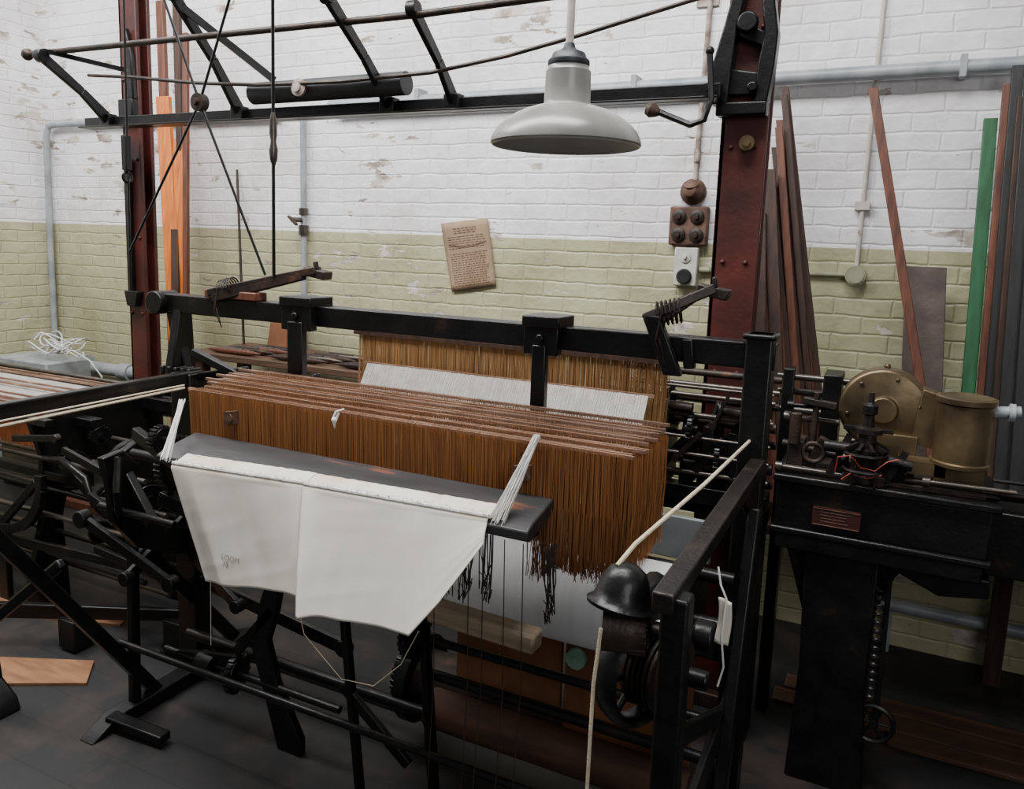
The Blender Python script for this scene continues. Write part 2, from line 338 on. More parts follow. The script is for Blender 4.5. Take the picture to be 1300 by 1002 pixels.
# ---------------------------------------------------------------- lamp
t=T('pendant_lamp',(-.79,1.9,2.0),'grey enamelled industrial pendant lamp with wide shade hanging on rod','lamp')
prof=[(.188,0),(.191,.003),(.190,.009),(.186,.020),(.179,.033),(.167,.047),(.150,.061),(.130,.074),(.106,.085),(.084,.092),(.068,.096),(.061,.099),(.058,.106),(.0575,.14),(.0565,.180),(.053,.184),(.051,.192),(.044,.196)]
inn=[(r-.004,h-.002) for r,h in prof[::-1]]
B().lathe((-.79,1.9,1.992),(0,0,1),prof+[(.0,.196)],56,caps=False).obj('lamp_shade',enamel,t)
B().lathe((-.79,1.9,1.991),(0,0,1),inn+[(.188,0)],56,caps=False).obj('shade_lining',enamelin,t)
B().lathe((-.79,1.9,2.178),(0,0,1),[(.050,.005),(.053,.010),(.052,.020),(.045,.026),(.040,.038),(.026,.044),(.016,.050),(.012,.062)],24).obj('cap',capm,t)
B().cyl((-.79,1.9,2.23),(-.785,1.9,3.2),.010).obj('rod',pipew,t)
B().lathe((-.79,1.9,2.12),(0,0,-1),[(.012,0),(.016,.02),(.032,.05),(.034,.07),(.022,.095),(0,.1)],16).obj('bulb',enamelin,t)

# ---------------------------------------------------------------- wall fittings
def thing(b,name,m,label,cat,**k): return b.obj(name,m,None,label=label,cat=cat,**k)
t=T('water_pipe',(-1,W-.05,2.4),'thick grey painted pipe running along the white brick wall','pipe')
B().cyl((-3.0,W-.06,2.475),(2.6,W-.06,2.50),.030,n=20).obj('pipe',pipeg,t)
for x in(-2.4,-1.2,.15,1.2): B().box(x-.012,x+.012,W-.094,W-.001,2.45,2.535).obj('clip',pipeg,t)
thing(B().tube([(-3.4,W-.04,2.45),(-4.3,W-.04,2.45),(-5.45,W-.04,2.455),(-5.52,W-.045,2.44),(-5.54,W-.05,2.38),(-5.56,W-.05,1.6),(-5.565,W-.05,.82)],.022,12),'corner_pipe',pipeg,'grey painted pipe bending down in the corner of room','pipe')
t=T('valve_pipe',(-3.215,W-.04,0),'thin grey vertical pipe with valve on green brick wall','pipe')
B().cyl((-3.215,W-.04,0),(-3.215,W-.04,2.45),.019,n=12).obj('pipe',pipeg,t)
B().cyl((-3.215,W-.04,1.74),(-3.215,W-.04,1.80),.03,n=8).cyl((-3.215,W-.04,1.86),(-3.215,W-.04,1.90),.028,n=8).cyl((-3.215,W-.06,1.83),(-3.24,W-.12,1.83),.014).beam((-3.26,W-.12,1.85),(-3.20,W-.12,1.80),.02,.012).obj('valve',steel,t)
t=T('heating_pipe',(-5.1,W-.08,.7),'grey heating pipe with bolted flange low on wall','pipe')
B().cyl((-5.58,W-.09,.755),(-4.2,W-.09,.765),.045,n=16).obj('pipe',pipeg,t)
B().cyl((-5.24,W-.09,.757),(-5.21,W-.09,.757),.085,n=20).cyl((-5.19,W-.09,.757),(-5.16,W-.09,.757),.085,n=20).obj('flange',pipeg,t)
B().cyl((-4.8,W-.09,.76),(-4.7,W-.09,.76),.06,n=12).obj('coupling',pipeg,t)
t=T('conduit',(-.17,W-.03,1.65),'cream conduit dropping to round junction box on brick wall','conduit')
B().cyl((-.16,W-.014,3.2),(-.17,W-.014,1.69),.010,n=10).obj('pipe',pipew,t)
B().cyl((-.17,W-.05,1.65),(-.17,W-.001,1.65),.042,n=24).cyl((-.17,W-.056,1.65),(-.17,W-.05,1.65),.034,n=24).obj('junction_box',condg,t)
B().cyl((-.85,W-.016,1.64),(-.2,W-.016,1.65),.010,n=10).cyl((-.85,W-.018,1.643),(-.80,W-.018,1.644),.015).obj('pipe',condg,t)
B().box(-.20,-.14,W-.03,W-.001,1.93,1.965).obj('clip',pipew,t)
t=T('rusty_conduit',(-.89,W-.03,2.05),'rusty flaking conduit running up the wall above switches','conduit')
B().cyl((-.90,W-.014,2.03),(-.875,W-.014,3.2),.012,n=10).cyl((-.897,W-.016,2.14),(-.896,W-.016,2.2),.015).obj('pipe',conduitr,t)
B().box(-.945,-.845,W-.012,W-.001,2.83,2.87).obj('clip',conduitr,t)
t=T('round_switch',(-.905,W-.05,2.0),'round brown turned switch cover on rusty conduit','switch')
B().lathe((-.905,W-.001,2.005),(0,-1,0),[(.06,0),(.062,.01),(.05,.03),(.052,.045),(.036,.06),(.03,.08),(.024,.085),(0,.086)],24).obj('cover',boxr,t)
B().lathe((-.905,W-.06,2.03),(0,-.6,.8),[(.034,0),(.036,.01),(.02,.02),(0,.022)],18).obj('knob',boxr,t)
t=T('switch_box',(-.91,W-.03,1.85),'rusty brown metal box with four round switches','switch')
B().box(-1.0,-.82,W-.05,W-.001,1.755,1.935).obj('housing',boxr,t,bevel=.008)
for dx in(-.042,.042):
    for dz in(-.042,.042):
        B().lathe((-.91+dx,W-.05,1.845+dz),(0,-1,0),[(.033,0),(.033,.008),(.024,.014),(.012,.014),(.010,.026),(0,.027)],18).obj('switch_knob',ironr,t)
t=T('socket_outlet',(-.91,W-.03,1.65),'off-white electrical outlet with round black plug socket','socket')
B().box(-.965,-.855,W-.05,W-.001,1.565,1.745).obj('housing',sock,t,bevel=.006)
B().lathe((-.912,W-.05,1.61),(0,-1,0),[(.036,0),(.036,.012),(.03,.018),(0,.018)],20).obj('plug_socket',bakel,t)
B().lathe((-.912,W-.05,1.70),(0,-1,0),[(.026,0),(.026,.006),(.01,.008),(.008,.02),(0,.021)],18).obj('switch_knob',sock,t)
# poster
pc=[V((-2.28,W-.012,1.83)),V((-1.99,W-.012,1.865)),V((-1.93,W-.012,1.51)),V((-2.20,W-.012,1.46))]
def pq(u,v,o=0): 
    a=pc[0].lerp(pc[1],u);b=pc[3].lerp(pc[2],u);p=a.lerp(b,v);p.y-=o+.006*math.sin(u*3.1)*math.sin(v*2.5);return p
t=T('paper_notice',(-2.1,W-.01,1.46),'tilted aged brown paper notice hung on green brick wall','notice')
B().grid(lambda u,v:pq(u,v),10,10).obj('sheet',paper,t,solid=.003)
b=B();random.seed(3)
for i in range(24):
    v=.10+i*.033+(.02 if i>2 else 0)+(.05 if i>8 else 0)
    if v>.94: break
    u=.1 if i>2 else .25;end=(.93 if i>2 else .75)-random.random()*.08
    while u<end:
        l=random.uniform(.03,.1)
        h=.004 if i>2 else .0055
        P=[pq(u,v-h,.004),pq(min(u+l,end),v-h,.004),pq(min(u+l,end),v+h,.004),pq(u,v+h,.004)]
        b._f([b.bm.verts.new(p) for p in P]);u+=l+.018
b.tube([pq(.12+.8*i/12,.32+.05*math.sin(i/12*math.pi),.006) for i in range(13)],.0015,5)
b.obj('printed_text',ink,t)
t=T('skirting_pipe',(.5,W-.05,0),'grey pipe on iron feet running low on the wall','pipe')
B().cyl((.05,W-.06,.215),(2.2,W-.06,.20),.028,n=14).obj('pipe',pipeg,t)
for x in(.10,1.2): B().box(x-.015,x+.015,W-.08,W-.04,0,.19).obj('foot',pipeg,t)
thing(B().tube([(2.4,W-.04,0),(2.4,W-.04,.40),(2.35,W-.04,.47),(.42,W-.04,.47)],.018,10),'low_pipe',pipeg,'thin grey pipe low on the brick wall','pipe')

# ---------------------------------------------------------------- leaning planks (parallel layers)
def plank(xt,zt,xb,w,th,m,label,layer,name='plank',cat='plank',group=None,yt=3.66,yb=3.42,zb=.012):
    p=V((xb,yb-layer,zb));q=V((xt,yt-layer,zt))
    return thing(B().beam(p,q,w,th,side=(1,0,0)),name,m,label,cat,bevel=.003,group=group)
G='planks beside the column'
plank(-4.28,3.15,-3.98,.06,.03,woodr,'long red-brown timber leaning on wall beside column',0,group=G)
plank(-4.10,3.2,-3.84,.05,.03,woodd,'long dark brown timber leaning on wall beside column',.034,group=G)
plank(-4.20,2.56,-3.84,.11,.03,woodo,'broad orange-stained wooden plank leaning beside the column',.068,group=G)
plank(-4.04,2.30,-3.79,.075,.025,woodo,'narrow orange wooden plank leaning beside the column',.102,group=G)
plank(-3.92,2.9,-3.76,.035,.025,woodr,'thin red-brown wooden lath leaning beside planks',.134,group=G)
plank(-4.02,1.75,-3.80,.06,.025,woodd,'short dark brown wooden lath leaning beside planks',.164,group=G)
thing(B().cyl((-3.58,3.60,1.065),(-3.76,W-.02,2.13),.008),'iron_rod',ironr,'thin rusty rod leaning against green wall','rod')
t=T('low_shelf',(.2,3.45,0),'dark low wooden shelf behind the machine carrying leaning laths','shelf')
B().box(-.64,1.5,3.12,3.70,.64,.68).obj('board',woodd,t,bevel=.003)
for x in(-.58,.5,1.4): B().box(x-.03,x+.03,3.60,3.66,0,.64).obj('leg',woodd,t)
G='laths behind the column'
for k,(xt,zt,xb,w,m) in enumerate(((-.515,2.44,-.16,.030,woodd),(-.52,2.30,-.19,.040,woodr),(-.51,2.40,-.205,.028,woodd),(-.52,2.18,-.235,.045,woodd),(-.515,2.26,-.255,.032,woodr),(-.53,2.02,-.28,.05,woodd),(-.52,1.92,-.305,.045,woodr),(-.53,2.08,-.335,.05,woodd),(-.54,1.80,-.37,.055,woodr),(-.55,1.90,-.42,.055,woodd),(-.55,1.60,-.47,.055,woodr))):
    plank(xt,zt,xb,w,.018,m,('dark brown' if m is woodd else 'red-brown')+' wooden lath leaning on wall behind the column',.022*k,name='lath',group=G,zb=.692)
plank(-.165,2.40,.25,.036,.022,woodr,'long red-brown wooden lath leaning against the brick wall',.09,'lath',zb=.692)
plank(.095,1.70,.155,.15,.012,rustp,'worn brown-grey metal plate leaning against the wall',0,'metal_plate','plate',zb=.69)
G='planks by the wall'
for k,(xt,zt,xb,w,m,lab) in enumerate(((.262,2.28,.295,.048,woodgn,'dark green painted wooden plank leaning on the wall'),(.300,2.40,.335,.028,woodr,'thin red-brown wooden plank leaning on the wall'),(.326,2.46,.362,.040,woodb,'narrow black painted wooden plank leaning on the wall'),(.350,2.34,.388,.036,woodd,'dark brown wooden plank leaning on wall'),(.372,2.40,.415,.055,woodb,'broad black wooden plank leaning on wall'),(.415,2.30,.465,.06,woodb,'broad black wooden plank leaning on wall'),(.46,2.34,.52,.06,woodd,'dark brown wooden plank leaning on wall'),(.51,2.30,.58,.06,woodb,'broad black wooden plank leaning on wall'))):
    plank(xt,zt,xb,w,.028,m,lab,.033*k,group=G,zb=.695)

# ---------------------------------------------------------------- MAIN LOOM
L=T('weaving_loom',(-1.4,1.8,0),'black iron power loom with brown harness threads and white warp','loom')
TR=B();TR.box(-2.56,-.27,2.13,2.17,1.435,1.505).box(-2.56,-.27,2.17,2.20,1.49,1.505)
TR.cyl((-2.55,2.10,1.47),(-2.55,2.2,1.47),.045);TR.obj('top_rail',iron,L,bevel=.004)
for x0,x1,zb in((-1.91,-1.78,1.23),(-.98,-.87,1.20)):
    b=B();b.box(x0-.005,x1+.005,2.09,2.21,1.50,1.535);b.box(x0,x1,2.095,2.13,1.42,1.52)
    b.box(x0+.03,x1-.035,2.09,2.12,zb,1.45);b.box(x0+.01,x1-.01,2.09,2.13,zb-.02,zb+.015);b.beam(((x1+x0)/2,2.1,zb),(x1+.03,2.1,zb+.04),.03,.02)
    b.cyl(((x0+x1)/2,2.085,1.47),((x0+x1)/2,2.095,1.47),.014,n=6)
    b.obj('harness_bracket',iron,L,bevel=.004)
def picker(xa,za,xb,zb,y):
    t=bpy.data.objects.new('lever_arm',None);COL.objects.link(t);t.parent=L;t.location=V((xa,y,za))-L.location
    B().beam((xa,y-.03,za),(xb,y+.06,zb),.055,.028,side=(-.1,1,0),w2=.045).beam((xa+.02,y-.04,za-.02),(xb-.05,y+.04,zb-.022),.03,.03,side=(0,1,0)).beam((xb-.05,y+.06,zb-.005),(xb+.035,y+.07,zb-.02),.05,.03,side=(0,1,0)).beam((xb,y+.05,zb+.0),(xb-.005,y+.05,zb+.03),.02,.012,side=(0,1,0)).obj('arm',ironr,t,bevel=.004)
    b=B()
    for k in range(6):
        c=V((xa+.03+.012*k,y-.01,za+.012+.003*k));b.ring(c,(1,.2,.2),.034,.003,n=14,m=5)
    b.tube([(xa+.05,y-.05,za+.02),(xa+.04,y-.06,za-.06),(xa+.07,y-.055,za-.12),(xa+.05,y-.06,za-.05)],.0028,5)
    b.obj('binding_cord',ironr,t)
    return t
picker(-2.26,1.525,-1.84,1.625,2.15)
picker(-.62,1.55,-.45,1.64,2.15)
B().box(-2.30,-2.05,2.12,2.18,1.505,1.535).obj('wood_block',woodr,L,bevel=.004)
B().beam((-.60,2.11,1.56),(-.53,2.11,1.40),.05,.03,side=(1,0,0)).beam((-.5,2.13,1.5),(-.49,2.13,1.42),.03,.03).obj('hanger',iron,L,bevel=.004)
b=B()
b.beam((-2.35,.55,1.195),(-2.35,2.13,1.20),.04,.055,side=(1,0,0))
b.prism([(2.08,1.2),(2.20,1.2),(2.19,1.45),(2.13,1.45),(2.11,1.34)],'yz',-2.48,-2.44)
b.beam((-2.50,2.15,1.47),(-2.44,2.15,1.18),.05,.035);b.beam((-2.52,2.12,1.17),(-2.10,2.12,1.25),.04,.03);b.beam((-2.34,2.1,1.30),(-2.12,2.1,1.235),.03,.03)
for k in range(5): b.box(-2.50+.035*k,-2.485+.035*k,2.08,2.14,1.18,1.235)
b.box(-2.42,-2.32,2.06,2.14,.02,1.22)
b.obj('side_frame',iron,L,bevel=.005)
b=B()
b.beam((-2.35,1.30,.90),(-2.35,1.90,.03),.035,.045,side=(1,0,0))
b.beam((-2.35,1.82,.80),(-2.35,1.80,.03),.03,.035,side=(1,0,0))
b.prism([(1.60,0),(2.40,0),(2.42,.05),(2.3,.09),(2.15,.06),(1.9,.055),(1.7,.05)],'yz',-2.385,-2.315)
b.beam((-2.35,1.70,.04),(-2.10,1.72,.03),.05,.03)
b.beam((-2.35,2.30,.05),(-2.35,1.85,.62),.03,.05,side=(1,0,0))
b.obj('leg',iron,L,bevel=.005)
B().gear((-2.27,1.95,.92),(1,.1,0),.10,.03,30).cyl((-2.5,1.95,.92),(-.3,1.95,.92),.018).obj('drive_gear',iron,L)
B().wheel((-2.20,2.05,.75),(1,0,0),.11,.012,6).obj('drive_wheel',iron,L)
B().gear((-2.24,1.86,1.03),(1,0,0),.05,.03,18).obj('drive_gear',iron,L)
b=B()
b.prism([(1.62,1.02),(1.70,1.03),(1.76,.96),(1.72,.86),(1.80,.76),(1.95,.68),(2.06,.62),(2.04,.57),(1.90,.60),(1.74,.68),(1.65,.80),(1.64,.92)],'yz',-2.25,-2.22)
b.beam((-2.25,1.72,.95),(-2.1,1.7,.8),.03,.045);b.beam((-2.42,1.9,1.02),(-2.12,1.85,.94),.03,.045);b.beam((-2.3,1.9,.8),(-2.05,1.95,.72),.03,.05)
b.tube([(-2.2,1.66,1.02),(-2.16,1.62,.92),(-2.18,1.64,.84),(-2.24,1.7,.82)],.012,8);b.cyl((-2.3,1.66,.84),(-1.95,1.66,.84),.012)
b.obj('side_casting',iron,L,bevel=.004)
for p,q,w,h in(((-2.33,1.62,.80),(-2.05,1.72,.60),.02,.045),((-2.36,2.0,.62),(-1.96,1.92,.46),.02,.04),((-2.3,1.75,.55),(-2.3,2.1,.74),.02,.04),((-2.34,2.10,.40),(-1.6,2.05,.34),.02,.05)): B().beam(p,q,w,h,side=(.3,1,0) if abs(p[0]-q[0])>.1 else (1,0,0)).cyl(V(p)-V((0,.018,0)),V(p)+V((0,.018,0)),h*.65).cyl(V(q)-V((0,.018,0)),V(q)+V((0,.018,0)),h*.6).obj('rocker_arm',iron,L,bevel=.003)
# harness
Hn=bpy.data.objects.new('harness',None);COL.objects.link(Hn);Hn.parent=L;Hn.location=V((-1.25,1.9,1.1))-L.location
rows=12;random.seed(11)
for k in range(rows):
    y=1.752+k*.027;dz=random.uniform(-.006,.006)+.0012*k;dx=random.uniform(-.035,.03);zt=1.252+dz;dy=random.uniform(-.004,.004)
    b=B();b.beam((-1.98+dx-.008*k,y+dy,zt-.002),(-.52+dx*.5,y-dy,zt+.002),.008,.008,side=(0,1,0))
    b.beam((-1.95+dx,y+.013,zt-.002),(-.56+dx,y+.013,zt+.003),.003,.003,side=(0,1,0))
    b.obj('heald_rail',heald,Hn)
    b=B();n=320
    for i in range(n):
        x=-1.96+1.42*i/(n-1)+random.uniform(-.002,.002);yy=y+dy*(1-2*i/n)
        b.strand([(x,yy-.0065,zt-.012),(x+random.uniform(-.002,.002),yy-.005,zt+.0055),(x,yy+.005,zt+.006),(x+.002,yy+.006,zt-.010)],.0007)
    b.obj('heddle_loops',strl if k%2 else strb,Hn,kind='stuff')
    for rr in range(3 if k<1 else 1):
        b=B();n=640 if k<1 else (420 if k<2 else 180)
        for i in range(n):
            x=-1.965+1.435*i/(n-1)+random.uniform(-.0010,.0010)
            zb=1.0 if x<-.72 else .945+.012*math.sin(x*40+k)+random.uniform(-.006,.006)
            j=random.uniform(-.0022,.0022);yy=y-.010+.007*rr
            b.strand([(x,yy,zt),(x+j,yy+.002,1.13+random.uniform(-.01,.01)),(x+j*1.2+.004*(x>-.62),yy+.004,zb)],.00085)
        b.obj('heddle_threads',(strb if rr==0 else strd) if k%3!=1 else strb,Hn,kind='stuff')
b=B();random.seed(5)
for i in range(640):
    y=random.uniform(1.74,2.06);x=-.53+random.uniform(-.03,.015);z0=1.245
    b.strand([(x,y,z0),(x+random.uniform(-.004,.006),y+random.uniform(-.006,.006),1.12),(x-.008+random.uniform(-.010,.010),y+random.uniform(-.012,.010),.95+random.uniform(-.012,.012))],.0008)
b.obj('loose_threads',strb,Hn,kind='stuff')
b=B()
for i in range(330):
    y=random.uniform(1.72,1.80);x=-.78+random.uniform(0,.26);zb=.925+.018*math.sin(x*26)+.010*math.sin(x*61)+random.uniform(-.008,.008)
    b.strand([(x,y,1.10),(x+random.uniform(-.003,.003),y-.005,1.0),(x+random.uniform(-.006,.006),y-.005,.96),(x+random.uniform(-.009,.007),y,zb)],.0009)
b.obj('loose_threads',strd,Hn,kind='stuff')
for x,z in((-1.78,1.19),(-.80,1.175)):
    b=B();b.prism([(x-.024,z-.024),(x+.024,z-.016),(x+.024,z+.024),(x-.024,z+.016)],'xz',1.728,1.740);b.cyl((x,1.724,z),(x,1.73,z),.012,n=12)
    b.obj('guide_plate',woodh,Hn)
b=B();b.tube([(-1.38,1.73,1.26),(-1.385,1.722,1.24),(-1.38,1.725,1.215),(-1.375,1.722,1.235),(-1.37,1.73,1.258)],.0035,6);b.ball((-1.38,1.722,1.238),.008);b.tube([(-1.375,1.722,1.262),(-1.36,1.74,1.268)],.003,5)
b.obj('white_tie',strw,Hn)
# sley board
B().prism([(1.59,1.083),(1.62,1.096),(1.74,1.122),(1.748,1.105),(1.74,1.085),(1.61,1.052),(1.59,1.060)],'yz',-1.94,-.715).obj('sley_board',sley,L,bevel=.004)
B().box(-1.90,-.74,1.66,1.72,1.03,1.07).obj('sley_rail',iron,L,bevel=.004)
def bundle(p,q,n,spread,r=.0018,sag=0,seed=1):
    random.seed(seed);b=B();p=V(p);q=V(q)
    for i in range(n):
        a=p+V((random.uniform(-1,1)*.008,random.uniform(-1,1)*.006,random.uniform(-1,1)*.004))
        e=q+V((random.uniform(-1,1)*spread,random.uniform(-1,1)*.01,random.uniform(-.01,.01)))
        m=a.lerp(e,.5)+V((random.uniform(-1,1)*.004,0,-sag))
        b.strand([a,m,e],r)
    return b
bundle((-.765,1.735,1.275),(-.80,1.60,1.09),46,.02,r=.0013,seed=2).obj('white_cords',strw,L)
bundle((-1.97,1.72,1.225),(-1.83,1.53,1.10),20,.012,r=.0013,seed=3).obj('white_cords',strw,L)
# back harness & warp sheet
b=B();random.seed(9)
for row in range(3):
    for i in range(460):
        x=-1.88+1.23*i/459+random.uniform(-.0012,.0012);y=2.5+row*.02
        b.strand([(x,y,1.37+row*.005),(x+random.uniform(-.003,.003),y,1.25),(x-.01+random.uniform(-.005,.005),y-.01,.95)],.0012)
b.obj('rear_threads',strg,L,kind='stuff')
B().box(-1.9,-.64,2.49,2.52,1.368,1.388).obj('rear_rail',woodd,L)
b=B();random.seed(10)
for i in range(400):
    x=-1.82+1.12*i/399+random.uniform(-.0004,.0004)
    b.strand([(x,2.475,1.262+random.uniform(-.0015,.0015)),(x,2.42,1.17),(x-.01,2.1,1.08)],.0010)
b.obj('warp_threads',strw,L,kind='stuff')
B().box(-1.84,-.68,2.478,2.486,1.256,1.266).obj('lease_rod',heald,L)
# right end frame
b=B()
b.box(-.345,-.275,2.11,2.19,0,1.53);b.box(-.353,-.267,2.105,2.195,1.515,1.53)
b.obj('post',iron,L,bevel=.006)
B().beam((-.29,1.18,1.183),(-.29,2.11,1.183),.038,.036,side=(1,0,0)).obj('side_rail',irond,L,bevel=.004)
b=B()
b.box(-.296,-.250,1.19,1.235,0,1.19)
b.prism([(1.235,1.16),(1.42,1.16),(1.30,1.08),(1.235,.96)],'yz',-.298,-.282)
b.prism([(2.11,1.16),(1.88,1.16),(2.03,1.06),(2.11,.88)],'yz',-.298,-.282)
b.beam((-.29,1.235,.55),(-.29,2.11,.62),.018,.08,side=(1,0,0));b.beam((-.29,1.235,.9),(-.29,2.1,.5),.018,.04,side=(1,0,0))
b.beam((-.27,2.0,1.1),(-.27,1.75,.3),.03,.06,side=(1,0,0));b.cyl((-.30,1.5,.98),(-.26,1.5,.98),.035);b.cyl((-.33,1.36,.97),(-.24,1.36,.97),.018)
b.box(-.33,-.24,1.3,2.12,0,.08)
b.obj('side_frame',iron,L,bevel=.005)
b=B().lathe((-.382,1.25,1.125),(.12,.25,1),[(.058,0),(.060,.006),(.050,.014),(.046,.03),(.042,.05),(.032,.068),(.016,.078),(0,.081)],28)
b.tube([(-.36,1.28,1.125),(-.35,1.36,1.13),(-.35,1.44,1.09),(-.35,1.49,1.02)],[.030,.026,.022,.018],12)
b.obj('gear_guard',iron,L)
B().cyl((-.41,1.25,1.085),(-.34,1.27,1.085),.042).gear((-.35,1.27,1.085),(1,.2,0),.045,.03,16).obj('gear',ironr,L)
B().wheel((-.37,1.38,.955),(1,-.42,0),.105,.011,8,width=2.4).obj('hand_wheel',iron,L)
b=B()
for k in range(6): b.cyl((-.372+.011*k,1.40-.004*k,.955),(-.366+.011*k,1.398-.004*k,.955),.078,n=28)
b.cyl((-.372,1.40,.955),(-.31,1.38,.955),.070,n=28);b.obj('ribbed_pulley',ironr,L)
B().tube([(-.31,2.45,1.235),(-.315,2.11,1.245),(-.34,1.7,1.235),(-.375,1.30,1.225),(-.39,1.25,1.20)],.0042,8).obj('rope',rope,L)
B().tube([(-.40,1.21,1.10),(-.405,1.20,1.0),(-.41,1.21,.8),(-.41,1.22,.5)],.0034,8).obj('rope',rope,L)
B().tube([(-2.33,.6,1.155),(-2.31,1.3,1.165),(-2.28,2.0,1.185)],.005,6).obj('rope',rope,L)
B().tube([(-2.33,.6,1.175),(-2.31,1.3,1.18),(-2.28,2.0,1.195)],.003,6).obj('rope',rope,L)
b=B();b.grid(lambda u,v:V((-.236+.024*u+.002*math.sin(v*4),1.37+.003*math.sin(u*5+v*3),1.13-.085*v-.004*u)),8,12)
b.obj('cloth_tag',clothp,L,solid=.0015)
B().tube([(-.243,1.385,1.18),(-.235,1.378,1.15),(-.222,1.37,1.13),(-.225,1.365,1.06),(-.218,1.37,1.0),(-.226,1.37,.96)],.0018,5).obj('white_cord',strw,L)
# cloth roller and lower beams
B().cyl((-1.14,1.93,.80),(-.42,1.93,.80),.135,n=56).obj('cloth_roll',roll,L)
B().cyl((-1.17,1.93,.80),(-1.14,1.93,.80),.145,n=36).obj('roll_flange',iron,L)
B().cyl((-.42,1.93,.80),(-.39,1.93,.80),.15,n=36).cyl((-.39,1.93,.80),(-.3,1.93,.80),.02).obj('roll_flange',iron,L)
B().beam((-1.03,1.69,.775),(-.72,1.69,.765),.06,.05,side=(0,1,0)).obj('breast_block',woodp,L,bevel=.008)
B().cyl((-1.36,2.20,.22),(-.36,2.20,.22),.10,n=36).obj('lower_roll',ironr,L,label='rusty dark lower beam')
B().cyl((-1.40,2.20,.22),(-1.36,2.20,.22),.15,n=36).gear((-1.43,2.20,.22),(1,0,0),.10,.03,30).obj('roll_flange',iron,L)
B().box(-1.16,-.80,2.06,2.08,.34,.58).obj('back_board',card,L,bevel=.003,label='brown board with rough grain')
B().box(-.78,-.40,2.04,2.06,.30,.60).obj('back_board',card,L,bevel=.003,label='brown board with rough grain')
B().cyl((-1.20,1.98,.28),(-.38,1.98,.28),.06,n=28).obj('lower_roll',boardd,L,label='brown wooden lower roller')
B().cyl((-.74,2.015,.55),(-.74,2.035,.55),.030,n=24).cyl((-.74,2.01,.55),(-.74,2.015,.55),.010,n=12).obj('cone_disc',greenp,L,label='small mint green disc')
B().cyl((-1.1,1.83,.60),(-.3,1.83,.60),.012).obj('cross_rod',iron,L)
B().cyl((-1.15,1.88,.46),(-.3,1.88,.46),.016).obj('cross_rod',iron,L)
B().cyl((-2.35,2.18,.085),(-.3,2.18,.085),.018).obj('cross_rod',steel,L)
B().cyl((-2.35,2.05,.20),(-.3,2.05,.20),.020).obj('cross_rod',iron,L)
B().cyl((-2.35,1.75,.30),(-.3,1.75,.30),.012).obj('cross_rod',iron,L)
B().box(-2.35,-.3,2.12,2.18,.60,.68).obj('cross_rail',iron,L,bevel=.004)
b=B()
b.prism([(-1.83,.75),(-1.77,.75),(-1.74,.60),(-1.76,.50),(-1.80,.38),(-1.76,.24),(-1.66,.06),(-1.66,0),(-1.76,0),(-1.81,.16),(-1.87,.34),(-1.83,.52),(-1.80,.6)],'xz',1.89,1.92)
b.beam((-1.78,1.90,.5),(-1.95,1.9,.3),.02,.035)
b.obj('treadle_leg',iron,L,bevel=.004)
B().beam((-1.45,1.85,.65),(-1.38,1.85,.0),.022,.03).beam((-1.45,1.85,.35),(-1.2,1.85,.16),.02,.035).obj('treadle_leg',iron,L,bevel=.004)
B().beam((-1.16,1.85,.70),(-1.10,1.85,0),.022,.035).gear((-1.165,1.82,.62),(1,0,0),.08,.02,24).obj('treadle_leg',iron,L,bevel=.004)
B().gear((-1.95,1.9,.22),(1,.2,0),.07,.02,20).cyl((-2.3,1.9,.22),(-1.5,1.9,.22),.013).cyl((-2.12,1.9,.22),(-2.05,1.9,.22),.04).beam((-2.3,1.9,.2),(-1.9,1.9,.28),.02,.035).obj('lower_mechanism',iron,L)
B().box(-.66,-.45,2.40,2.42,.76,.90).obj('guard_panel',pipeg,L,bevel=.004)
random.seed(21)
b=B()
for i in range(50):
    cx=random.choice((-.97,-.92,-.86,-.68));x=cx+random.uniform(-.016,.016);y=1.66+random.uniform(-.02,.03);z=1.03;ln=random.uniform(.12,.20)
    b.tube([(x,y,z),(x+random.uniform(-.005,.005),y,z-ln*.5),(cx+random.uniform(-.008,.008),y,z-ln),(x+random.uniform(-.008,.008),y,z-ln*.85)],.0015,4)
for x,l in((-1.0,.7),(-.86,.6),(-.75,.62),(-.9,.75),(-.8,.68)):
    b.tube([(x,1.645,1.03),(x+.01,1.64,.9-l*.4),(x-.01,1.645,.9-l)],.0014,4)
b.obj('dark_cords',strk,L,kind='stuff')
B().tube([(-1.36,1.52,.86),(-1.3,1.5,.72),(-1.18,1.5,.63),(-1.08,1.5,.64),(-1.0,1.5,.72),(-.95,1.5,.82)],.0012,4).obj('loose_string',rope,L)
B().tube([(-1.63,1.5,.80),(-1.635,1.5,.6)],.0012,4).obj('loose_string',rope,L)

